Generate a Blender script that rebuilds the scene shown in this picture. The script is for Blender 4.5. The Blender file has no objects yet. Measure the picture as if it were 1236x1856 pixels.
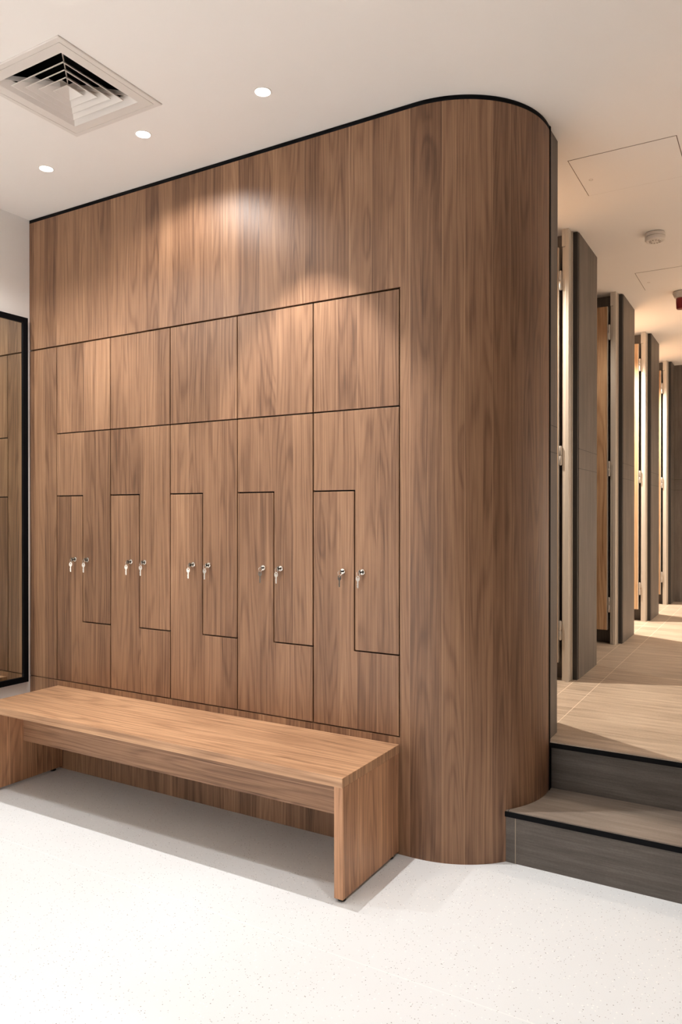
import bpy, bmesh, math, random
from mathutils import Vector, Matrix

random.seed(7)
sc = bpy.context.scene
COL = sc.collection
PI = math.pi

# ------------------------------------------------------------------ camera
PITCH = math.radians(0.25)
YAW = math.atan(797 / 1354.0)
cam_d = bpy.data.cameras.new('camera')
cam = bpy.data.objects.new('camera', cam_d)
COL.objects.link(cam)
cam.location = (0, 0, 1.367)
cam.rotation_euler = (PI / 2 - PITCH, 0, YAW)
cam_d.sensor_fit = 'HORIZONTAL'
cam_d.sensor_width = 36
cam_d.lens = 1354 / 1236 * 36
cam_d.shift_y = (4.5 + 1354 * math.tan(PITCH)) / 1236
cam_d.clip_start = 0.02
sc.camera = cam

# ------------------------------------------------------------------ world, exposure
w = bpy.data.worlds.new('world'); sc.world = w; w.use_nodes = True
w.node_tree.nodes['Background'].inputs[0].default_value = (0.9, 0.85, 0.8, 1)
w.node_tree.nodes['Background'].inputs[1].default_value = 0.05
sc.view_settings.view_transform = 'Standard'
sc.view_settings.look = 'None'
sc.view_settings.gamma = 1
sc.view_settings.use_curve_mapping = False
sc.view_settings.exposure = 0.02

# ------------------------------------------------------------------ lamp table (ceiling downlights of the place, plus added unseen fill lamps)
WARM = (1.0, 0.98, 0.955)
STALL = (1.0, 0.87, 0.72)
#            x       y     z     watt  cone deg  blend colour
DL_WALL = [(-1.728, 2.34, 3.0, 125, 67, 0.36, WARM),
           (-2.363, 2.34, 3.0, 24, 152, 0.5, WARM),
           (-2.992, 2.34, 3.0, 66, 64, 0.6, WARM)]
DL_ROOM_AND_FILL = [(-0.25, 1.61, 3.0, 66, 72, 0.5, WARM),
           (-1.75, 1.52, 3.0, 34, 90, 0.6, WARM),
           (-3.05, 1.61, 3.0, 62, 148, 0.4, WARM),
           (-2.6, -0.1, 3.0, 440, 58, 0.4, WARM),  # from here on added fill: out of view, floor bounce brightens the ceiling
           (-1.3, 0.0, 3.0, 200, 56, 0.4, WARM),
           (-2.9, -1.2, 3.0, 600, 62, 0.4, WARM),
           (-1.5, -1.2, 3.0, 480, 62, 0.4, WARM)]
DL_STALL = [(-1.90, 4.00, 3.0, 310, 150, 0.4, STALL),
            (-1.90, 5.33, 3.0, 45, 150, 0.4, STALL),
            (-1.90, 6.80, 3.0, 720, 150, 0.4, STALL),
            (-1.90, 8.20, 3.0, 640, 150, 0.4, STALL)]
DL_CORR = [(0.15, 4.3, 3.0, 42, 130, 0.8, STALL),
           (0.15, 7.4, 3.0, 75, 130, 0.8, STALL)]

# ------------------------------------------------------------------ node helpers
class NT:
    def __init__(s, name):
        s.m = bpy.data.materials.new(name); s.m.use_nodes = True
        s.t = s.m.node_tree; s.t.nodes.clear()
        s.out = s.t.nodes.new('ShaderNodeOutputMaterial')
        s.b = s.t.nodes.new('ShaderNodeBsdfPrincipled')
        s.t.links.new(s.b.outputs[0], s.out.inputs[0])
    def n(s, ty, **kw):
        x = s.t.nodes.new(ty)
        for k, v in kw.items(): setattr(x, k, v)
        return x
    def set(s, sock, v):
        if isinstance(v, bpy.types.NodeSocket): s.t.links.new(v, sock)
        elif v is not None: sock.default_value = v
    def math(s, op, a, b=None, c=None, clamp=False):
        x = s.n('ShaderNodeMath', operation=op, use_clamp=clamp)
        s.set(x.inputs[0], a)
        if b is not None: s.set(x.inputs[1], b)
        if c is not None: s.set(x.inputs[2], c)
        return x.outputs[0]
    def uv(s):
        x = s.n('ShaderNodeUVMap'); sp = s.n('ShaderNodeSeparateXYZ')
        s.t.links.new(x.outputs[0], sp.inputs[0])
        return sp.outputs[0], sp.outputs[1]
    def vec(s, x, y, z=0.0):
        c = s.n('ShaderNodeCombineXYZ')
        s.set(c.inputs[0], x); s.set(c.inputs[1], y); s.set(c.inputs[2], z)
        return c.outputs[0]
    def noise(s, v, scale=1.0, detail=2.0, rough=0.5, dist=0.0):
        x = s.n('ShaderNodeTexNoise')
        s.set(x.inputs['Vector'], v); s.set(x.inputs['Scale'], scale)
        x.inputs['Detail'].default_value = detail
        x.inputs['Roughness'].default_value = rough
        x.inputs['Distortion'].default_value = dist
        return x.outputs['Fac']
    def white(s, v):
        x = s.n('ShaderNodeTexWhiteNoise', noise_dimensions='3D')
        s.set(x.inputs['Vector'], v); return x.outputs['Value']
    def ramp(s, f, stops, interp='LINEAR'):
        x = s.n('ShaderNodeValToRGB'); s.set(x.inputs[0], f)
        cr = x.color_ramp; cr.interpolation = interp
        while len(cr.elements) > 1: cr.elements.remove(cr.elements[-1])
        cr.elements[0].position = stops[0][0]; cr.elements[0].color = (*stops[0][1], 1)
        for p, c in stops[1:]:
            e = cr.elements.new(p); e.color = (*c, 1)
        return x.outputs[0]
    def mix(s, f, a, b, blend='MIX'):
        x = s.n('ShaderNodeMix', data_type='RGBA', blend_type=blend)
        s.set(x.inputs[0], f)
        s.set(x.inputs[6], a if isinstance(a, bpy.types.NodeSocket) else (*a, 1))
        s.set(x.inputs[7], b if isinstance(b, bpy.types.NodeSocket) else (*b, 1))
        return x.outputs[2]
    def maprange(s, v, a, b, c=0.0, d=1.0):
        x = s.n('ShaderNodeMapRange'); s.set(x.inputs[0], v)
        x.inputs[1].default_value = a; x.inputs[2].default_value = b
        x.inputs[3].default_value = c; x.inputs[4].default_value = d
        return x.outputs[0]
    def bump(s, h, strength=0.1, dist=0.001):
        x = s.n('ShaderNodeBump'); x.inputs['Strength'].default_value = strength
        x.inputs['Distance'].default_value = dist
        s.set(x.inputs['Height'], h); s.t.links.new(x.outputs[0], s.b.inputs['Normal'])

def plain(name, col, rough=0.5, metal=0.0, emit=None, es=0.0, var=0.04, spec=0.5):
    k = NT(name)
    tc = k.n('ShaderNodeTexCoord')
    f = k.noise(tc.outputs['Object'], 7.0, 3)
    c = k.mix(f, tuple(x * (1 - var) for x in col), tuple(min(1, x * (1 + var)) for x in col))
    k.set(k.b.inputs['Base Color'], c)
    k.b.inputs['Roughness'].default_value = rough
    k.b.inputs['Metallic'].default_value = metal
    k.b.inputs['Specular IOR Level'].default_value = spec
    if emit:
        k.b.inputs['Emission Color'].default_value = (*emit, 1)
        k.b.inputs['Emission Strength'].default_value = es
    return k.m

def wood(name, stops, rough=0.42, plank=0.105, seam=0.5, tonevar=0.55, ringf=14.0, spec=0.4):
    k = NT(name)
    u, v = k.uv()
    oi = k.n('ShaderNodeObjectInfo')
    rnd = oi.outputs['Random']
    u = k.math('ADD', u, k.math('MULTIPLY', rnd, 0.0))
    # boards of uneven width
    wob = k.noise(k.vec(k.math('MULTIPLY', u, 5.0), 3.7), 1.0, 0)
    uw = k.math('ADD', u, k.math('MULTIPLY', k.math('SUBTRACT', wob, 0.5), 0.12))
    q = k.math('DIVIDE', uw, plank)
    pid = k.math('FLOOR', q)
    fr = k.math('SUBTRACT', q, pid)
    pr = k.white(k.vec(pid, 1.3, k.math('MULTIPLY', rnd, 9.0)))
    pr2 = k.white(k.vec(pid, 7.9, k.math('MULTIPLY', rnd, 5.0)))
    w3 = k.math('MULTIPLY', pr, 37.0)
    vo = k.math('ADD', v, k.math('MULTIPLY', pr2, 11.0))
    # knots
    vk = k.n('ShaderNodeTexVoronoi', feature='F1')
    k.set(vk.inputs['Vector'], k.vec(k.math('MULTIPLY', u, 5.5), k.math('MULTIPLY', vo, 1.25), w3))
    vk.inputs['Scale'].default_value = 1.0
    kd = vk.outputs['Distance']
    vsp = k.n('ShaderNodeSeparateColor'); k.t.links.new(vk.outputs['Color'], vsp.inputs[0])
    knot = k.math('MULTIPLY', k.maprange(kd, 0.01, 0.22, 1.0, 0.0), k.math('LESS_THAN', vsp.outputs[0], 0.45))
    # cathedral figure
    sw = k.noise(k.vec(k.math('MULTIPLY', u, 3.0), k.math('MULTIPLY', vo, 1.6), w3), 1.0, 2)
    us = k.math('ADD', u, k.math('MULTIPLY', k.math('SUBTRACT', sw, 0.5), 0.022))
    fig = k.noise(k.vec(k.math('MULTIPLY', us, 9.0), k.math('MULTIPLY', vo, 0.60), w3), 1.0, 1.0)
    fig = k.math('ADD', fig, k.math('MULTIPLY', knot, 0.10))
    ring = k.math('SINE', k.math('MULTIPLY', fig, ringf * 2 * PI))
    ring = k.math('MULTIPLY_ADD', ring, 0.5, 0.5)
    ring = k.math('POWER', ring, 2.5)
    fine = k.noise(k.vec(k.math('MULTIPLY', us, 300.0), k.math('MULTIPLY', vo, 2.6), w3), 1.0, 3, 0.65)
    med = k.noise(k.vec(k.math('MULTIPLY', us, 95.0), k.math('MULTIPLY', vo, 0.9), w3), 1.0, 3, 0.6)
    blot = k.noise(k.vec(k.math('MULTIPLY', u, 9.0), k.math('MULTIPLY', vo, 2.2), w3), 1.0, 3, 0.6)
    pore = k.noise(k.vec(k.math('MULTIPLY', us, 900.0), k.math('MULTIPLY', vo, 22.0), w3), 1.0, 1, 0.5)
    t = k.math('MULTIPLY', k.math('SUBTRACT', med, 0.5), 0.95)
    t = k.math('ADD', t, k.math('MULTIPLY', k.math('SUBTRACT', fine, 0.5), 0.95))
    t = k.math('ADD', t, k.math('MULTIPLY', k.math('SUBTRACT', blot, 0.5), 0.55))
    t = k.math('SUBTRACT', t, k.math('MULTIPLY', ring, 0.20))
    t = k.math('ADD', t, k.math('MULTIPLY', k.math('SUBTRACT', pr, 0.5), tonevar))
    t = k.math('SUBTRACT', t, k.math('MULTIPLY', k.math('POWER', knot, 1.8), 0.36))
    t = k.math('SUBTRACT', t, k.math('MULTIPLY', k.maprange(pore, 0.60, 0.75, 0, 1), 0.10))
    t = k.math('ADD', t, 0.56, clamp=True)
    col = k.ramp(t, stops)
    # thin pale line where some boards meet
    line = k.math('LESS_THAN', fr, 0.022)
    keep = k.math('GREATER_THAN', pr2, 1 - seam)
    lf = k.math('MULTIPLY', k.math('MULTIPLY', line, keep), 0.5)
    pale = tuple(min(1, c * 1.35 + 0.02) for c in stops[-1][1])
    col = k.mix(lf, col, pale)
    k.set(k.b.inputs['Base Color'], col)
    k.set(k.b.inputs['Roughness'], k.maprange(fine, 0.3, 0.7, rough - 0.04, rough + 0.07))
    k.b.inputs['Specular IOR Level'].default_value = spec
    k.bump(fine, 0.12, 0.0006)
    return k.m

def tile(name, stops, rough=0.55, joints_u=(), joints_v=(), jcol=(0.3, 0.27, 0.24), jw=0.0016, contrast=1.0, across=None, spec=0.35):
    """tile printed with streaks that run along v"""
    k = NT(name)
    u, v = k.uv()
    pid_v = None
    if across:
        q = k.math('DIVIDE', v, across); pid_v = k.math('FLOOR', q)
    a = k.noise(k.vec(k.math('MULTIPLY', u, 26.0), k.math('MULTIPLY', v, 1.3), 2.0), 1.0, 4, 0.6)
    b = k.noise(k.vec(k.math('MULTIPLY', u, 150.0), k.math('MULTIPLY', v, 7.0), 5.0), 1.0, 3, 0.65)
    c = k.noise(k.vec(k.math('MULTIPLY', u, 5.0), k.math('MULTIPLY', v, 2.5), 9.0), 1.0, 3, 0.6)
    d = k.noise(k.vec(k.math('MULTIPLY', u, 240.0), k.math('MULTIPLY', v, 110.0), 5.0), 1.0, 2, 0.6)
    t = k.math('MULTIPLY', k.math('SUBTRACT', a, 0.5), 1.1 * contrast)
    t = k.math('ADD', t, k.math('MULTIPLY', k.math('SUBTRACT', b, 0.5), 0.65 * contrast))
    t = k.math('ADD', t, k.math('MULTIPLY', k.math('SUBTRACT', c, 0.5), 0.6 * contrast))
    t = k.math('ADD', t, k.math('MULTIPLY', k.math('SUBTRACT', d, 0.5), 0.35 * contrast))
    if pid_v is not None:
        t = k.math('ADD', t, k.math('MULTIPLY', k.math('SUBTRACT', k.white(k.vec(pid_v, 2.2, 3.3)), 0.5), 0.25))
    t = k.math('ADD', t, 0.5, clamp=True)
    col = k.ramp(t, stops)
    for coord, js in ((u, joints_u), (v, joints_v)):
        for j in js:
            ln = k.math('LESS_THAN', k.math('ABSOLUTE', k.math('SUBTRACT', coord, j)), jw)
            col = k.mix(ln, col, jcol)
    k.set(k.b.inputs['Base Color'], col)
    k.b.inputs['Roughness'].default_value = rough
    k.b.inputs['Specular IOR Level'].default_value = spec
    k.bump(b, 0.15, 0.001)
    return k.m

# ------------------------------------------------------------------ materials
WALNUT = [(0.0, (0.095, 0.050, 0.030)), (0.30, (0.165, 0.092, 0.057)), (0.55, (0.235, 0.138, 0.088)),
          (0.80, (0.300, 0.182, 0.118)), (1.0, (0.370, 0.240, 0.160))]
WALNUT = [(p, (c[0] * 1.08, c[1] * 0.965, c[2] * 0.82)) for p, c in WALNUT]
M_walnut = wood('walnut_laminate', WALNUT, rough=0.45, tonevar=0.36, spec=0.45)
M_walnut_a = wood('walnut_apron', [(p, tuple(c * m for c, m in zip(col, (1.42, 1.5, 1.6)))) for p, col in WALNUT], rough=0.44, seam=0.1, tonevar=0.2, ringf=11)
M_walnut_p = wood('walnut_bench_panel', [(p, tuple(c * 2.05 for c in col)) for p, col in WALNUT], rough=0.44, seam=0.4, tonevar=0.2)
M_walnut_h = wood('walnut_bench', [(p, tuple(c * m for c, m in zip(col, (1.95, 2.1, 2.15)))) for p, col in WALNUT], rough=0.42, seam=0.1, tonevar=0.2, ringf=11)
OAK = [(0.0, (0.22, 0.11, 0.05)), (0.35, (0.44, 0.26, 0.14)), (0.65, (0.58, 0.38, 0.22)), (1.0, (0.68, 0.49, 0.31))]
M_oak = wood('knotty_oak', OAK, rough=0.45, plank=0.16, tonevar=0.2, ringf=13)

M_plaster = plain('ceiling_paint', (0.88, 0.83, 0.785), 0.85, var=0.01)
M_white = plain('wall_paint', (0.90, 0.865, 0.83), 0.8, var=0.012)
M_black = plain('black_reveal', (0.003, 0.003, 0.003), 0.9, var=0.1, spec=0.03)
M_blackmetal = plain('black_metal', (0.004, 0.004, 0.005), 0.6, 0.0, var=0.1, spec=0.08)
M_chrome = plain('polished_nickel', (0.78, 0.74, 0.68), 0.16, 1.0)
M_steel = plain('key_steel', (0.55, 0.52, 0.48), 0.28, 1.0)
M_keydark = plain('dark_key_steel', (0.16, 0.14, 0.12), 0.35, 0.9)
M_alu = plain('anodised_jamb', (0.62, 0.56, 0.49), 0.45, 0.15)
M_aludark = plain('jamb_gasket', (0.03, 0.027, 0.025), 0.6)
M_vent = plain('vent_enamel', (0.74, 0.68, 0.63), 0.5, var=0.01)
M_plastic = plain('detector_plastic', (0.72, 0.66, 0.60), 0.45, var=0.01)
M_red = plain('red_plastic', (0.22, 0.008, 0.012), 0.35)
M_hinge = plain('satin_steel', (0.62, 0.58, 0.54), 0.35, 0.8)
M_rubber = plain('rubber_foot', (0.01, 0.01, 0.01), 0.8)
M_duct = plain('duct_black', (0.004, 0.004, 0.004), 0.9, spec=0.1)

k = NT('mirror_glass')
tc = k.n('ShaderNodeTexCoord'); f = k.noise(tc.outputs['Object'], 2.0, 1)
k.set(k.b.inputs['Base Color'], k.mix(f, (0.66, 0.70, 0.66), (0.68, 0.71, 0.67)))
k.b.inputs['Metallic'].default_value = 1.0; k.b.inputs['Roughness'].default_value = 0.015
M_mirror = k.m

DARKT = [(0.0, (0.06, 0.05, 0.043)), (0.5, (0.13, 0.11, 0.095)), (1.0, (0.23, 0.195, 0.17))]
M_tile_wall = tile('dark_wall_tile', DARKT, joints_v=(1.748, 1.634), jcol=(0.03, 0.026, 0.022), contrast=0.8)
M_tile_step = tile('dark_riser_tile', [(p, tuple(c * 0.78 for c in q)) for p, q in DARKT], joints_v=(-0.892,), jcol=(0.32, 0.26, 0.2), contrast=1.0)
LIGHTT = [(0.0, (0.20, 0.155, 0.115)), (0.5, (0.42, 0.335, 0.26)), (1.0, (0.60, 0.50, 0.40))]
M_tile_floor = tile('light_floor_tile', LIGHTT, joints_v=(-0.883, -1.02, -0.27), jcol=(0.72, 0.62, 0.5), contrast=1.15, rough=0.42)
TREADT = [(0.0, (0.12, 0.10, 0.082)), (0.5, (0.26, 0.21, 0.17)), (1.0, (0.42, 0.35, 0.29))]
M_tile_tread = tile('step_tread_tile', TREADT, joints_v=(-0.92,), jcol=(0.06, 0.05, 0.04), contrast=0.7, rough=0.5)

# terrazzo
k = NT('white_terrazzo')
tc = k.n('ShaderNodeTexCoord'); P = tc.outputs['Object']
def speck(scale, thr, prob):
    vo = k.n('ShaderNodeTexVoronoi', feature='F1'); k.set(vo.inputs['Vector'], P)
    vo.inputs['Scale'].default_value = scale
    near = k.math('LESS_THAN', vo.outputs['Distance'], thr)
    sp = k.n('ShaderNodeSeparateColor'); k.t.links.new(vo.outputs['Color'], sp.inputs[0])
    return k.math('MULTIPLY', near, k.math('LESS_THAN', sp.outputs[0], prob))
base = k.mix(k.noise(P, 3.0, 4), (0.775, 0.79, 0.80), (0.825, 0.84, 0.855))
base = k.mix(k.math('MULTIPLY', k.noise(P, 420, 2), 0.28), base, (0.64, 0.645, 0.645))
base = k.mix(speck(62, 0.10, 0.40), base, (0.20, 0.18, 0.17))
base = k.mix(speck(130, 0.17, 0.30), base, (0.34, 0.30, 0.28))
base = k.mix(speck(80, 0.2, 0.3), base, (0.93, 0.92, 0.90))
sx = k.n('ShaderNodeSeparateXYZ'); k.t.links.new(P, sx.inputs[0])
ln = k.math('LESS_THAN', k.math('ABSOLUTE', k.math('SUBTRACT', sx.outputs[1], 1.985)), 0.0022)
base = k.mix(k.math('MULTIPLY', ln, 0.35), base, (0.97, 0.965, 0.95))
k.set(k.b.inputs['Base Color'], base)
k.b.inputs['Roughness'].default_value = 0.5
k.b.inputs['Specular IOR Level'].default_value = 0.3
M_terrazzo = k.m

M_lens = plain('lamp_lens', (1, 1, 1), 0.5, emit=(1, 0.95, 0.88), es=14.0)
M_lens_off = plain('lamp_lens_dim', (1, 1, 1), 0.5, emit=(1, 0.9, 0.8), es=2.0)

# ------------------------------------------------------------------ mesh helpers
def new_obj(name, bm, mat, parent=None, smooth=False, bevel=None, kind=None):
    bmesh.ops.recalc_face_normals(bm, faces=bm.faces)
    me = bpy.data.meshes.new(name)
    bm.to_mesh(me); bm.free()
    if smooth:
        for p in me.polygons: p.use_smooth = True
    me.set_sharp_from_angle(angle=math.radians(35))
    me.materials.append(mat)
    o = bpy.data.objects.new(name, me)
    COL.objects.link(o)
    if parent is not None: o.parent = parent
    if bevel:
        b = o.modifiers.new('bevel', 'BEVEL'); b.width = bevel; b.segments = 2; b.limit_method = 'ANGLE'
        b.angle_limit = math.radians(40)
    if kind: o['kind'] = kind
    return o

def root(name, loc=(0, 0, 0), rz=0.0):
    o = bpy.data.objects.new(name, None)
    o.empty_display_size = 0.1
    o.location = loc; o.rotation_euler = (0, 0, rz)
    COL.objects.link(o)
    return o

def tag(o, label, cat, group=None):
    o['label'] = label; o['category'] = cat
    if group: o['group'] = group
    return o

def box(bm, x0, x1, y0, y1, z0, z1):
    vs = [bm.verts.new((x, y, z)) for x in (x0, x1) for y in (y0, y1) for z in (z0, z1)]
    for f in ((0, 1, 3, 2), (4, 6, 7, 5), (0, 4, 5, 1), (2, 3, 7, 6), (0, 2, 6, 4), (1, 5, 7, 3)):
        bm.faces.new([vs[i] for i in f])

def uv_grain(bm, g=2, off=(0, 0)):
    """u across the grain, v along axis g"""
    L = bm.loops.layers.uv.verify()
    bm.normal_update()
    for f in bm.faces:
        n = [abs(c) for c in f.normal]; a = n.index(max(n))
        for lp in f.loops:
            c = lp.vert.co
            if a == g:
                o2 = [i for i in range(3) if i != g]
                lp[L].uv = (c[o2[0]] + off[0], c[o2[1]] + off[1])
            else:
                o1 = [i for i in range(3) if i != g and i != a][0]
                lp[L].uv = (c[o1] + off[0] + (0.37 if a == 0 and o1 == 1 else 0), c[g] + off[1])

def boxes(name, lst, mat, parent=None, g=None, bevel=None, kind=None, off=(0, 0)):
    bm = bmesh.new()
    for b in lst: box(bm, *b)
    if g is not None: uv_grain(bm, g, off)
    return new_obj(name, bm, mat, parent, bevel=bevel, kind=kind)

def lathe(bm, prof, n=32, origin=(0, 0, 0), axis='Z', sx=1, sy=1):
    rings = []
    for r, h in prof:
        ring = []
        if r < 1e-6:
            ring = [None]
        pts = []
        for i in range(n if r > 1e-6 else 1):
            a = 2 * PI * i / n
            x, y = r * math.cos(a) * sx, r * math.sin(a) * sy
            p = (x, y, h) if axis == 'Z' else ((x, -h, y) if axis == 'Y' else (h, x, y))
            pts.append(bm.verts.new((p[0] + origin[0], p[1] + origin[1], p[2] + origin[2])))
        rings.append(pts)
    for a, b in zip(rings, rings[1:]):
        m = max(len(a), len(b))
        for i in range(m):
            j = (i + 1) % m
            vs = [a[i % len(a)], a[j % len(a)], b[j % len(b)], b[i % len(b)]]
            uq = []
            for v_ in vs:
                if v_ not in uq: uq.append(v_)
            if len(uq) > 2: bm.faces.new(uq)
    if len(rings[0]) > 1: bm.faces.new(rings[0])
    if len(rings[-1]) > 1: bm.faces.new(rings[-1])

def torus(bm, R, r, center, ux, uy, n=28, m=8):
    ux = Vector(ux).normalized(); uy = Vector(uy).normalized(); uz = ux.cross(uy)
    g = []
    for i in range(n):
        a = 2 * PI * i / n
        d = ux * math.cos(a) + uy * math.sin(a)
        g.append([bm.verts.new(Vector(center) + d * (R + r * math.cos(2 * PI * j / m)) + uz * (r * math.sin(2 * PI * j / m))) for j in range(m)])
    for i in range(n):
        for j in range(m):
            bm.faces.new((g[i][j], g[(i + 1) % n][j], g[(i + 1) % n][(j + 1) % m], g[i][(j + 1) % m]))

# ================================================================== STRUCTURE
YW = 2.704          # face of the locker wall
ZU = 0.41           # upper floor
CH = 3.0
XR = 0.9            # right wall
XL = -3.6

# floor of the changing room
boxes('floor', [(XL - 0.1, XR + 0.1, -2.1, 3.3, -0.1, 0.0)], M_terrazzo, kind='structure')

# ceiling, with the opening for the air diffuser
DX, DY, DO = -2.372, 1.957, 0.196
cz0, cz1 = CH, CH + 0.12
ce = boxes('ceiling', [(XL - 0.1, XR + 0.1, -2.1, DY - DO, cz0, cz1), (XL - 0.1, XR + 0.1, DY + DO, 9.3, cz0, cz1),
                       (XL - 0.1, DX - DO, DY - DO, DY + DO, cz0, cz1), (DX + DO, XR + 0.1, DY - DO, DY + DO, cz0, cz1)],
           M_plaster, kind='structure')

# outer walls
boxes('wall_left', [(XL - 0.1, XL, -2.1, 2.9, 0, CH)], M_white, kind='structure')
boxes('wall_rear', [(XL, XR, -2.1, -2.0, 0, CH)], M_white, kind='structure')
boxes('wall_right', [(XR, XR + 0.1, -2.1, 3.16, 0, CH)], M_tile_wall, g=2, kind='structure')
boxes('wall_right.001', [(XR, XR + 0.1, 3.16, 9.1, ZU, CH)], M_white, kind='structure')
# end wall of the shower corridor
boxes('wall_back', [(-2.6, XR, 8.92, 9.1, ZU, CH)], M_tile_wall, g=2, kind='structure')
boxes('wall_back.001', [(-2.6, -2.5, 3.2, 8.92, ZU, CH)], M_tile_wall, g=2, kind='structure')

# ---- walnut clad locker wall with the rounded end
ARC_C = (-1.255, 3.119); ARC_R = 0.415; XS = ARC_C[0] + ARC_R
TOPW = 2.981
def cladding():
    bm = bmesh.new(); L = bm.loops.layers.uv.verify()
    def strip(path, us, z0, z1, th):
        """vertical sheet along a plan path; outward normal lies to the right of travel"""
        n = len(path); inn = []
        for i in range(n):
            a = Vector(path[max(0, i - 1)]); b = Vector(path[min(n - 1, i + 1)])
            d = (b - a).normalized(); nrm = Vector((-d.y, d.x))
            inn.append(Vector(path[i]) + nrm * th)
        V = [[bm.verts.new((p[0], p[1], z)) for z in (z0, z1)] for p in path]
        W = [[bm.verts.new((p[0], p[1], z)) for z in (z0, z1)] for p in inn]
        def f(vs, uvs):
            fa = bm.faces.new(vs)
            for lp, t in zip(fa.loops, uvs): lp[L].uv = t
            return fa
        for i in range(n - 1):
            fa = f((V[i][0], V[i + 1][0], V[i + 1][1], V[i][1]), ((us[i], z0), (us[i + 1], z0), (us[i + 1], z1), (us[i], z1)))
            fa.smooth = path[i][0] >= ARC_C[0] - 1e-6
            f((W[i][0], W[i][1], W[i + 1][1], W[i + 1][0]), ((us[i], z0), (us[i], z1), (us[i + 1], z1), (us[i + 1], z0)))
            f((V[i][1], V[i + 1][1], W[i + 1][1], W[i][1]), ((us[i], 0), (us[i + 1], 0), (us[i + 1], .02), (us[i], .02)))
            f((V[i][0], W[i][0], W[i + 1][0], V[i + 1][0]), ((us[i], 0), (us[i], .02), (us[i + 1], .02), (us[i + 1], 0)))
        f((V[0][0], V[0][1], W[0][1], W[0][0]), ((0, z0), (0, z1), (.02, z1), (.02, z0)))
        f((V[-1][0], W[-1][0], W[-1][1], V[-1][1]), ((0, z0), (.02, z0), (.02, z1), (0, z1)))
    th = 0.02
    def arcpath(x0):
        path = [(x0, YW), (ARC_C[0], YW)]; us = [x0, ARC_C[0]]
        N = 48
        for i in range(1, N + 1):
            a = -PI / 2 + (PI / 2) * i / N
            path.append((ARC_C[0] + ARC_R * math.cos(a), ARC_C[1] + ARC_R * math.sin(a)))
            us.append(ARC_C[0] + ARC_R * (a + PI / 2))
        path.append((XS, 3.152)); us.append(us[-1] + 0.033)
        return path, us
    p, us = arcpath(-1.3165)
    strip(p, us, 0.0, 2.2795, th)                      # rounded end, lower part
    p2, us2 = arcpath(-1.3165)
    p2 = [(XL, YW)] + p2; us2 = [XL] + us2
    strip(p2, us2, 2.2795, TOPW, th)                  # upper band runs on round the end
    strip([(XL, YW), (-3.3785, YW)], [XL, -3.3785], 0.4745, 2.2715, th)      # left filler
    strip([(XL, YW), (-1.3165, YW)], [XL, -1.3165], 0.0, 0.4705, th)         # below the lockers
    return bm
# upper band above filler starts at 2.2835: gap shows the black backing
bmc = cladding()
wc = new_obj('wall_front', bmc, M_walnut, kind='structure')
# black carrier behind the cladding and lockers (seen in every joint)
bm = bmesh.new()
pl = [(XL, YW + 0.0215), (ARC_C[0], YW + 0.0215)]
for i in range(1, 33):
    a = -PI / 2 + (PI / 2) * i / 32
    pl.append((ARC_C[0] + (ARC_R - 0.0215) * math.cos(a), ARC_C[1] + (ARC_R - 0.0215) * math.sin(a)))
pl += [(XS - 0.0215, 3.165), (XL, 3.165)]
b0 = [bm.verts.new((x, y, 0.0)) for x, y in pl]; b1 = [bm.verts.new((x, y, CH)) for x, y in pl]
bm.faces.new(b0[::-1]); bm.faces.new(b1)
for i in range(len(pl)):
    j = (i + 1) % len(pl); bm.faces.new((b0[i], b0[j], b1[j], b1[i]))
new_obj('wall_core', bm, M_black, kind='structure')
# black corner profile between walnut and tile
boxes('trim_1', [(XS - 0.02, XS + 0.003, 3.153, 3.166, 0.205, CH - 0.002)], M_blackmetal, kind='structure')
# black shadow profile along the top of the cladding
bm = bmesh.new()
pth = [(XL, YW + 0.006), (ARC_C[0], YW + 0.006)]
R2 = ARC_R - 0.006
for i in range(1, 33):
    a = -PI / 2 + (PI / 2) * i / 32
    pth.append((ARC_C[0] + R2 * math.cos(a), ARC_C[1] + R2 * math.sin(a)))
pth.append((XS - 0.006, 3.153))
V = [[bm.verts.new((x, y, z)) for z in (TOPW + 0.0005, CH - 0.001)] for x, y in pth]
for i in range(len(V) - 1): bm.faces.new((V[i][0], V[i + 1][0], V[i + 1][1], V[i][1]))
o = new_obj('trim_2', bm, M_blackmetal, kind='structure')
sm = o.modifiers.new('thick', 'SOLIDIFY'); sm.thickness = 0.012; sm.offset = 0

# ---- tiled return beside the rounded end + first pier behind it
boxes('wall_return', [(-1.3, -0.845, 3.1665, 3.305, ZU, CH)], M_tile_wall, g=2, kind='structure')
PY = [3.04, 4.43, 5.84, 7.235, 8.68]
PX = -1.008
boxes('wall_pier', [(-2.5, PX, 3.306, 3.53, ZU, CH)], M_tile_wall, g=2, kind='structure', off=(0.1, 0))
for i, y in enumerate(PY[1:]):
    y1 = y + 0.49 if i < 3 else 8.92
    boxes('wall_pier', [(-2.5, PX, y, y1, ZU, CH)], M_tile_wall, g=2, kind='structure', off=(0.31 * i, 0), bevel=0.002)

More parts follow.
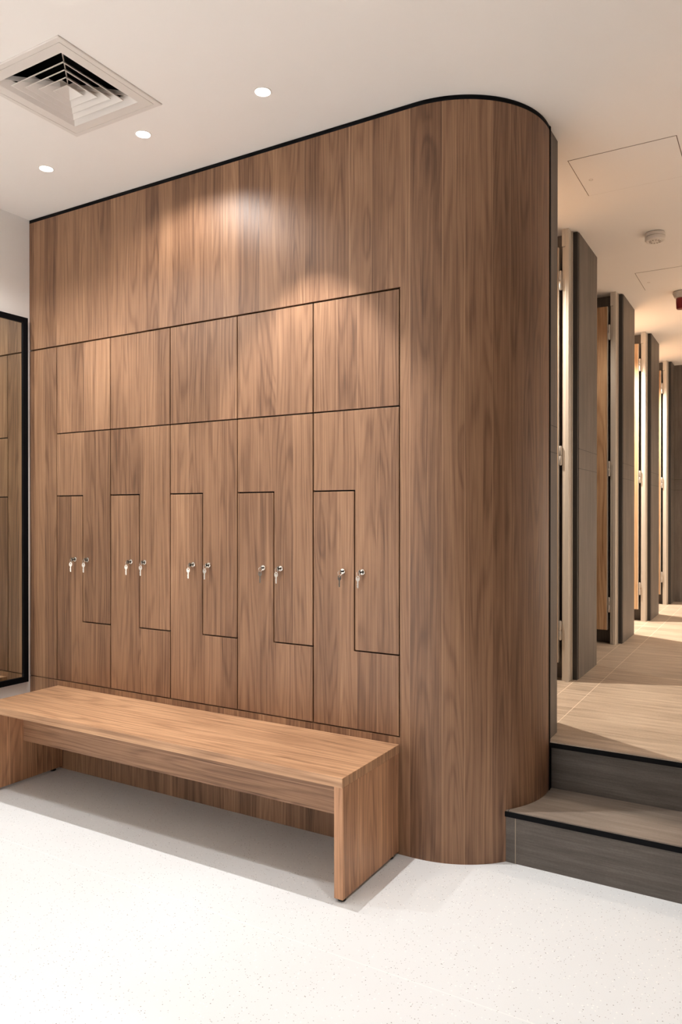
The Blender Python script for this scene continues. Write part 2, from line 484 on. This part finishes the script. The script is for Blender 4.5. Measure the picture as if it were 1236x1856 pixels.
# ---- steps and upper floor
def floor_uv(bm):
    uv_grain(bm, 0)
bm = bmesh.new(); box(bm, -2.6, XR, 3.205, 9.1, ZU - 0.012, ZU); uv_grain(bm, 0)
box(bm, -0.86, XR, 3.166, 3.205, ZU - 0.012, ZU); uv_grain(bm, 0)
new_obj('floor.001', bm, M_tile_floor, kind='structure')
def under_arc(y):      # x of the rounded wall at depth y
    return ARC_C[0] + math.sqrt(max(0, ARC_R ** 2 - (y - ARC_C[1]) ** 2)) if y < ARC_C[1] else XS
def step_block(name, y0, y1, z0, z1, mat):
    bm = bmesh.new()
    ys = [y0 + (y1 - y0) * i / 16 for i in range(17)]
    left = [(under_arc(y) + 0.0005, y) for y in ys]
    poly = left + [(XR, y1), (XR, y0)]
    a = [bm.verts.new((x, y, z0)) for x, y in poly]; b = [bm.verts.new((x, y, z1)) for x, y in poly]
    bm.faces.new(a[::-1]); bm.faces.new(b)
    for i in range(len(poly)):
        j = (i + 1) % len(poly); bm.faces.new((a[i], a[j], b[j], b[i]))
    uv_grain(bm, 0)
    return new_obj(name, bm, mat, kind='structure')
step_block('stair_riser', 2.860, 3.19, 0.0, 0.178, M_tile_step)
step_block('stair_riser.001', 3.19, 3.21, 0.2, 0.383, M_tile_step)
step_block('stair_tread', 2.860, 3.19, 0.199, 0.204, M_tile_tread)
step_block('trim_3', 2.856, 2.875, 0.179, 0.199, M_blackmetal)
boxes('trim_4', [(XS + 0.001, XR, 3.160, 3.188, 0.384, 0.405)], M_blackmetal, kind='structure')
boxes('stair_base', [(XS + 0.001, XR, 2.88, 3.189, 0.1785, 0.1985), (-0.86, XR, 3.19, 3.205, 0.383, 0.397), (-2.6, XR, 3.21, 9.1, 0.0, ZU - 0.0125)], M_black, kind='structure')
boxes('stair_tread.001', [(XS + 0.001, -0.845, 3.16, 3.166, 0.405, ZU), (-0.845, XR, 3.16, 3.166, 0.405, ZU)], M_tile_floor, g=0, kind='structure')

# ---- cubicle doors, swung inwards at right angles to the corridor
def make_door(n, y):
    r = root('door_%d' % n, (0, y, ZU)); r['kind'] = 'structure'
    H = CH - ZU
    # aluminium jamb, rebated below the door head; y is the pier face
    boxes('jamb', [(-1.064, -1.044, -0.098, -0.025, 0.0, H), (-1.083, -1.064, -0.098, -0.025, 2.49, H),
                   (-1.083, -1.064, -0.086, -0.025, 0.0, 2.49)], M_alu, r, bevel=0.0012)
    gs = boxes('gasket', [(-1.044, -1.012, -0.0245, -0.0015, 0.0, H - 0.004), (-1.075, -1.045, -0.0245, -0.0015, 0.0, H)], M_aludark, r)
    boxes('cover_strip', [(-1.0435, -1.037, -0.034, -0.026, 0.0, H)], M_alu, r, bevel=0.0006)
    lf = boxes('leaf', [(-1.90, -1.106, -0.096, -0.052, 0.105, 2.49)], M_oak, r, g=2, off=(0.21 * n, 0.7 * n))
    boxes('edge_strip', [(-1.1055, -1.102, -0.0955, -0.0525, 0.105, 2.49)], M_alu, lf)
    for hz in (0.29, 1.295, 2.30):
        bm = bmesh.new()
        for a_, b_ in ((-0.055, -0.004), (0.004, 0.055)):
            lathe(bm, [(0.0075, a_), (0.0085, a_ + 0.002), (0.0085, b_ - 0.002), (0.0075, b_)], 14, (-1.0925, -0.088, hz))
        lathe(bm, [(0.005, -0.056), (0.005, 0.056)], 10, (-1.0925, -0.088, hz))
        box(bm, -1.102, -1.0835, -0.0875, -0.0845, hz - 0.05, hz + 0.05)
        new_obj('hinge', bm, M_hinge, lf)
    # inner lever handle
    bm = bmesh.new()
    lathe(bm, [(0.024, 0.0), (0.024, 0.006), (0.009, 0.008), (0.009, 0.045), (0, 0.047)], 20, (-1.84, -0.096, 1.0), 'Y')
    box(bm, -1.85, -1.73, -0.143, -0.131, 0.992, 1.008)
    new_obj('handle', bm, M_hinge, lf)
    return r
for i, y in enumerate(PY[1:]): make_door(i + 1, y)

# ================================================================== THINGS
# ---- locker columns
GAP = 0.0029
DT = 0.019
def poly_door(name, pts, parent, mat=M_walnut, z_off=0.0):
    """plan pts in (x,z), front face y=0, thickness DT backwards; sharp concave/convex corners get a small radius"""
    n = len(pts); out = []
    for i in range(n):
        p0, p, p1 = Vector(pts[i - 1]), Vector(pts[i]), Vector(pts[(i + 1) % n])
        rad = 0.0045 if len(pts) > 4 and i in ROUND else 0.0
        if rad == 0: out.append(tuple(p)); continue
        d0 = (p0 - p).normalized(); d1 = (p1 - p).normalized()
        a = p + d0 * rad; b = p + d1 * rad; c = p + d0 * rad + d1 * rad
        for t in range(5):
            th = t / 4
            q = a.lerp(b, th); dirv = (q - c).normalized() * rad
            out.append(tuple(c + dirv))
    bm = bmesh.new()
    F = [bm.verts.new((x, 0, z)) for x, z in out]; B = [bm.verts.new((x, DT, z)) for x, z in out]
    bm.faces.new(F); bm.faces.new(B[::-1])
    for i in range(len(out)):
        j = (i + 1) % len(out); bm.faces.new((F[j], F[i], B[i], B[j]))
    uv_grain(bm, 2, (z_off, 0))
    o = new_obj(name, bm, mat, parent, bevel=0.0009)
    return o
ROUND = (1, 4)
CW = 0.4114
ZB = 0.4725
def make_locker():
    r = root('locker_column', (0, YW, ZB))
    g = GAP
    boxes('carcass', [(0.001, CW - 0.001, 0.0196, 0.0212, 0.001, 2.279 - ZB - 0.002)], M_black, r)
    zt, zm = 2.2715 - ZB, 1.803 - ZB
    ROUND_ = ()
    poly_door('upper_door', [(g, zm + g), (CW - g, zm + g), (CW - g, zt), (g, zt)], r)
    zl, zf = 1.4665 - ZB, 0.8005 - ZB       # top of the tall left leg, top of the foot
    xm = 0.204
    # lower door: foot across the whole width plus a leg up the left side
    global ROUND
    ROUND = (3, 4)
    dl = poly_door('lower_door', [(g, g), (CW - g, g), (CW - g, zf - g), (xm - g, zf - g), (xm - g, zl - g), (g, zl - g)], r)
    ROUND = (0, 4)
    du = poly_door('middle_door', [(xm + g, zf + g), (CW - g, zf + g), (CW - g, zm - g), (g, zm - g), (g, zl + g), (xm + g, zl + g)][0:1] +
                   [(CW - g, zf + g), (CW - g, zm - g), (g, zm - g), (g, zl + g), (xm + g, zl + g)], r)
    for d, lx in ((dl, 0.1485), (du, 0.2430)):
        lz = 1.129 - ZB
        bm = bmesh.new()
        lathe(bm, [(0.0132, -0.0004), (0.0132, 0.0030), (0.0118, 0.0060), (0.0092, 0.0070), (0.0086, 0.0056), (0.0, 0.0050)], 28, (lx, 0, lz), 'Y')
        new_obj('cylinder_lock', bm, M_chrome, d, smooth=True)
    return r
def copy_tree(o, parent=None):
    c = o.copy(); COL.objects.link(c)
    if parent is not None: c.parent = parent
    for ch in list(o.children): copy_tree(ch, c)
    return c
def bow(bm, c, rx, rz, th, ax):
    """flat oval key head with a hole; ax = in-plane horizontal direction"""
    ax = Vector(ax).normalized(); up = Vector((0, 0, 1)); nn = ax.cross(up)
    N = 22; R = []
    for (a, b, s) in ((rx, rz, -1), (rx, rz, 1), (rx * .34, rz * .30, 1), (rx * .34, rz * .30, -1)):
        cc = Vector(c) + (up * rz * 0.42 if a < rx else Vector((0, 0, 0)))
        R.append([bm.verts.new(cc + ax * a * math.cos(2 * PI * i / N) + up * b * math.sin(2 * PI * i / N) + nn * s * th / 2) for i in range(N)])
    for k_ in range(4):
        for i in range(N):
            j = (i + 1) % N
            bm.faces.new((R[k_][i], R[k_][j], R[(k_ + 1) % 4][j], R[(k_ + 1) % 4][i]))
def make_keys(ang, swing):
    """origin = centre of the lock face; -Y points into the room"""
    r = root('key_set')
    # key in the lock
    bm = bmesh.new()
    ax = Vector((math.sin(ang), -math.cos(ang), 0))
    bow(bm, Vector((0, -0.0235, 0)) + ax * 0.0, 0.0085, 0.0105, 0.0024, (0.30, -1, 0))
    box(bm, -0.0014, 0.0014, -0.0165, -0.0052, -0.0035, 0.0035)
    lathe(bm, [(0.0042, 0.0135), (0.0042, 0.0172)], 12, (0, 0, 0), 'Y')
    new_obj('inserted_key', bm, M_keydark, r)
    # ring
    bm = bmesh.new()
    torus(bm, 0.0095, 0.0009, (-0.002, -0.0290, -0.0065), (1, -0.25, 0), (0, 0, 1))
    new_obj('split_ring', bm, M_chrome, r, smooth=True)
    # spare key hanging from the ring
    bm = bmesh.new()
    c = Vector((-0.003, -0.0300, -0.0255))
    bow(bm, c, 0.0080, 0.0115, 0.0022, (math.cos(swing), math.sin(swing), 0))
    b2 = bmesh.new(); box(b2, -0.0026, 0.0026, -0.001, 0.001, -0.039, -0.009)
    box(b2, -0.0026, -0.0038, -0.0009, 0.0009, -0.034, -0.030); box(b2, -0.0026, -0.0040, -0.0009, 0.0009, -0.026, -0.021)
    bmesh.ops.rotate(b2, verts=b2.verts, cent=(0, 0, 0), matrix=Matrix.Rotation(swing, 3, 'Z'))
    bmesh.ops.translate(b2, verts=b2.verts, vec=c)
    me = bpy.data.meshes.new('t'); b2.to_mesh(me); b2.free(); bm.from_mesh(me); bpy.data.meshes.remove(me)
    new_obj('spare_key', bm, M_steel, r)
    return r
ordw = ['leftmost, next to the mirror wall', 'second from the left', 'middle of the five',
        'fourth from the left', 'rightmost, next to the rounded wall']
loc0 = make_locker()
kp = make_keys(0.3, 0.5)
pos5 = ['leftmost locker column', 'second locker column from the left', 'middle locker column', 'fourth locker column from the left', 'rightmost locker column']
for i in range(5):
    r = loc0 if i == 0 else copy_tree(loc0)
    X0 = -3.3760 + i * CW
    r.location = (X0, YW, ZB)
    tag(r, 'walnut locker column with interlocking L-shaped doors, ' + ordw[i], 'locker',
        'walnut locker columns built into the wall')
    for j, lx in enumerate((0.1485, 0.2430)):
        kx = kp if (i == 0 and j == 0) else copy_tree(kp)
        kx.location = (X0 + lx, YW, 1.129)
        kx.rotation_euler = (0, 0, math.radians([0, 8, -6, 4, -9, 3, 10, -4, 6, -8][2 * i + j]))
        tag(kx, ('steel keys hanging in the %s lock of the ' % ('left' if j == 0 else 'right')) + pos5[i], 'keys',
            'key sets hanging from the locker locks')

# ---- bench
bx0, bx1, by0 = -3.366, -1.3195, 2.250
b = root('bench', ((bx0 + bx1) / 2, (by0 + YW) / 2, 0))
tag(b, 'long walnut bench standing on the white floor in front of the lockers', 'bench')
bcx, bcy = b.location.x, b.location.y
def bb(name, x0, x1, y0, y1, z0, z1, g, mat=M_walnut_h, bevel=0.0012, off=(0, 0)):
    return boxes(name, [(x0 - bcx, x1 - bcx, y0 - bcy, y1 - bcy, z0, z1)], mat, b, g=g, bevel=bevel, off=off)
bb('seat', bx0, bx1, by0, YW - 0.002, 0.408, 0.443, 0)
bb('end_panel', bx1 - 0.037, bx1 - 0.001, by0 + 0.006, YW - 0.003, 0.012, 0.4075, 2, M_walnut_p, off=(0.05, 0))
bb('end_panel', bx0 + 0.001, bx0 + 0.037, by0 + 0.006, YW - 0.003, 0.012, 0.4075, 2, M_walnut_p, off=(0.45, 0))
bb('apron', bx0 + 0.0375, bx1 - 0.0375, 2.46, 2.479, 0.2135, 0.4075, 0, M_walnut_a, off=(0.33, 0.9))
for fx in (bx1 - 0.019, bx0 + 0.019):
    for fy in (by0 + 0.03, YW - 0.05):
        bm = bmesh.new(); lathe(bm, [(0.013, 0.0), (0.015, 0.002), (0.015, 0.010), (0.012, 0.0125)], 18, (fx - bcx, fy - bcy, 0))
        new_obj('foot', bm, M_rubber, b)

# ---- mirror
m = root('wall_mirror', (XL, 1.9, 0.445))
tag(m, 'tall black-framed mirror on the white left wall reflecting the lockers', 'mirror')
my0, my1, mh = 1.12 - 1.9, 2.676 - 1.9, 2.003
fw, fd = 0.030, 0.024
boxes('frame', [(0.0005, fd, my0, my1, 0, fw), (0.0005, fd, my0, my1, mh - fw, mh), (0.0005, fd, my0, my0 + fw, fw, mh - fw), (0.0005, fd, my1 - fw, my1, fw, mh - fw)], M_blackmetal, m)
boxes('mirror_glass', [(0.001, 0.016, my0 + fw, my1 - fw, fw, mh - fw)], M_mirror, m)

# ---- air diffuser
v = root('ceiling_air_diffuser', (DX, DY, CH))
tag(v, 'square white louvred air diffuser in the ceiling at upper left', 'air vent')
bm = bmesh.new()
def sq_ring(bm, prof, closed=False):
    R = []
    for h, z in prof:
        R.append([bm.verts.new((sx_ * h, sy_ * h, z)) for sx_, sy_ in ((-1, -1), (1, -1), (1, 1), (-1, 1))])
    m_ = len(R)
    for i in range(m_ if closed else m_ - 1):
        a, b_ = R[i], R[(i + 1) % m_]
        for q in range(4):
            bm.faces.new((a[q], a[(q + 1) % 4], b_[(q + 1) % 4], b_[q]))
    return R
sq_ring(bm, [(0.2485, 0.0), (0.2485, -0.004), (0.246, -0.006), (0.2265, -0.006), (0.2260, -0.0035), (0.2248, -0.0035), (0.2243, -0.006),
             (0.183, -0.006), (0.156, 0.020), (0.156, 0.023), (0.190, 0.001)], True)
new_obj('frame', bm, M_vent, v)
for h in (0.1445, 0.110, 0.0755):
    bm = bmesh.new()
    sq_ring(bm, [(h, -0.008), (h - 0.002, -0.008), (h - 0.058, 0.040), (h - 0.056, 0.041), (h, -0.005)], True)
    new_obj('louvre', bm, M_vent, v)
bm = bmesh.new()
R = sq_ring(bm, [(0.039, -0.005), (0.039, -0.008), (0.037, -0.008), (0.004, 0.024)])
bm.faces.new(R[-1])
new_obj('centre_cone', bm, M_vent, v)
# outermost louvre against the frame on the far sides
bm = bmesh.new()
sq_ring(bm, [(0.1885, -0.0065), (0.1865, -0.0065), (0.120, 0.050), (0.122, 0.052)], True)
bm.free()
boxes('duct_box', [(-0.195, 0.195, -0.195, 0.195, 0.110, 0.115), (-0.195, -0.190, -0.195, 0.195, 0.001, 0.11), (0.190, 0.195, -0.195, 0.195, 0.001, 0.11),
                   (-0.19, 0.19, -0.195, -0.190, 0.001, 0.11), (-0.19, 0.19, 0.190, 0.195, 0.001, 0.11)], M_duct, v)
bm = bmesh.new()
for s1, s2 in ((1, 1), (1, -1), (-1, 1), (-1, -1)):
    ln = bmesh.new(); box(ln, 0.03, 0.25, -0.001, 0.001, 0.012, 0.03)
    bmesh.ops.rotate(ln, verts=ln.verts, cent=(0, 0, 0), matrix=Matrix.Rotation(math.atan2(s2, s1), 3, 'Z'))
    me = bpy.data.meshes.new('t'); ln.to_mesh(me); ln.free(); bm.from_mesh(me); bpy.data.meshes.remove(me)
new_obj('corner_brace', bm, M_vent, v)

# ---- downlights
def downlight(x, y, z, watt, cone, blend, colr, label, group, lens=M_lens, r=0.029):
    t = root('recessed_downlight', (x, y, z))
    tag(t, label, 'ceiling light', group)
    bm = bmesh.new(); lathe(bm, [(r + 0.001, -0.0005), (r + 0.006, -0.0005), (r + 0.0055, -0.002), (r + 0.001, -0.0025)], 40)
    bm.free()
    bm = bmesh.new()
    n = 40; P_ = [(r + 0.0005, -0.0002), (r + 0.0065, -0.0002), (r + 0.006, -0.0016), (r + 0.0008, -0.0022)]
    R = [[bm.verts.new((a * math.cos(2 * PI * i / n), a * math.sin(2 * PI * i / n), h)) for i in range(n)] for a, h in P_]
    for k_ in range(4):
        for i in range(n):
            bm.faces.new((R[k_][i], R[k_][(i + 1) % n], R[(k_ + 1) % 4][(i + 1) % n], R[(k_ + 1) % 4][i]))
    new_obj('trim_ring', bm, M_plaster, t, smooth=True)
    bm = bmesh.new(); lathe(bm, [(0, -0.0004), (r, -0.0004), (r, -0.0018), (0, -0.0022)], 40)
    new_obj('lens', bm, lens, t)
    ld = bpy.data.lights.new('lamp', 'SPOT'); ld.energy = watt; ld.color = colr
    ld.spot_size = math.radians(cone); ld.spot_blend = blend; ld.shadow_soft_size = 0.014
    lo = bpy.data.objects.new('lamp', ld); COL.objects.link(lo); lo.parent = t; lo.location = (0, 0, -0.026)
    return t
lb = ['nearest and rightmost of the three round ceiling downlights',
      'middle one of the three round ceiling downlights, right of the air diffuser',
      'leftmost of the three round ceiling downlights, near the mirror wall']
for a, l in zip(DL_WALL, lb): downlight(*a, 'bright ' + l, 'downlights along the locker wall')
for a, l in zip(DL_ROOM_AND_FILL, ('right front', 'centre front', 'left front', 'added bounce fill, left middle', 'added bounce fill, right middle', 'added bounce fill, left rear', 'added bounce fill, right rear')):
    downlight(*a, 'round white downlight in the changing room ceiling, ' + l + ' of the field', 'downlights over the changing room')
for i, a in enumerate(DL_STALL):
    downlight(*a, 'warm round downlight in the ceiling of cubicle ' + ('nearest the steps', 'second from the steps', 'third from the steps', 'farthest from the steps')[i],
              'cubicle downlights', lens=M_lens_off if i == 1 else M_lens)
for i, a in enumerate(DL_CORR):
    downlight(*a, 'warm round downlight over the %s half of the cubicle corridor' % ('near', 'far')[i], 'corridor downlights')

# ---- ceiling access panels
def access(x0, x1, y0, y1, label):
    t = root('ceiling_access_panel', ((x0 + x1) / 2, (y0 + y1) / 2, CH))
    tag(t, label, 'access panel', 'flush access panels in the corridor ceiling')
    hx, hy = (x1 - x0) / 2, (y1 - y0) / 2; g = 0.0016
    boxes('hatch', [(-hx + g, hx - g, -hy + g, hy - g, -0.0012, -0.0002)], M_plaster, t)
    boxes('joint', [(-hx - g, hx + g, -hy - g, -hy + g, -0.0006, -0.0001), (-hx - g, -hx + g, -hy + g, hy, -0.0006, -0.0001),
                    (hx - g, hx + g, -hy + g, hy, -0.0006, -0.0001)], M_gap, t)
    boxes('joint', [(-hx, hx, hy - g / 2, hy + g / 2, -0.0006, -0.0001)], M_gap2, t)
    bm = bmesh.new(); torus(bm, 0.009, 0.0008, (-hx + 0.05, hy * 0.15, -0.0014), (1, 0, 0), (0, 1, 0)); new_obj('latch', bm, M_gap2, t)
M_gap = plain('panel_joint', (0.16, 0.10, 0.07), 0.9)
M_gap2 = plain('panel_joint_pale', (0.50, 0.42, 0.36), 0.9)
access(-0.851, -0.391, 3.512, 3.95, 'large flush square access panel in the ceiling just past the steps')
access(-0.854, -0.394, 5.375, 5.82, 'flush access panel in the corridor ceiling between the two round detectors')

# ---- smoke detectors
def detector(x, y, label, name='smoke_detector'):
    t = root(name, (x, y, CH)); tag(t, label, 'smoke detector')
    bm = bmesh.new(); lathe(bm, [(0.046, 0.0), (0.053, -0.004), (0.056, -0.012), (0.056, -0.022), (0.053, -0.024)], 40)
    new_obj('base', bm, M_plastic, t, smooth=True)
    bm = bmesh.new(); lathe(bm, [(0.050, -0.024), (0.055, -0.027), (0.055, -0.040), (0.050, -0.047), (0.040, -0.049), (0.038, -0.046), (0.034, -0.046), (0.032, -0.050), (0.014, -0.051), (0.0, -0.051)], 40)
    new_obj('sensor_head', bm, M_plastic, t, smooth=True)
    bm = bmesh.new()
    for i in range(10):
        a = 2 * PI * i / 10
        ln = bmesh.new(); box(ln, 0.020, 0.0315, -0.002, 0.002, -0.0515, -0.050)
        bmesh.ops.rotate(ln, verts=ln.verts, cent=(0, 0, 0), matrix=Matrix.Rotation(a, 3, 'Z'))
        me = bpy.data.meshes.new('t'); ln.to_mesh(me); ln.free(); bm.from_mesh(me); bpy.data.meshes.remove(me)
    new_obj('sensor_slot', bm, M_gap, t)
    return t
detector(-0.632, 4.665, 'round white smoke detector on the ceiling beyond the near access panel')
t = root('fire_alarm_sounder', (-0.632, 5.99, CH))
tag(t, 'white round ceiling base with a dark red alarm sounder at the right edge', 'fire alarm')
bm = bmesh.new(); lathe(bm, [(0.048, 0.0), (0.057, -0.004), (0.058, -0.016), (0.054, -0.024), (0.046, -0.044), (0.030, -0.050), (0, -0.050)], 40)
new_obj('base', bm, M_plastic, t, smooth=True)
bm = bmesh.new(); lathe(bm, [(0.034, -0.046), (0.036, -0.054), (0.036, -0.078), (0.033, -0.120), (0.030, -0.126), (0, -0.128)], 36)
new_obj('red_body', bm, M_red, t, smooth=True)
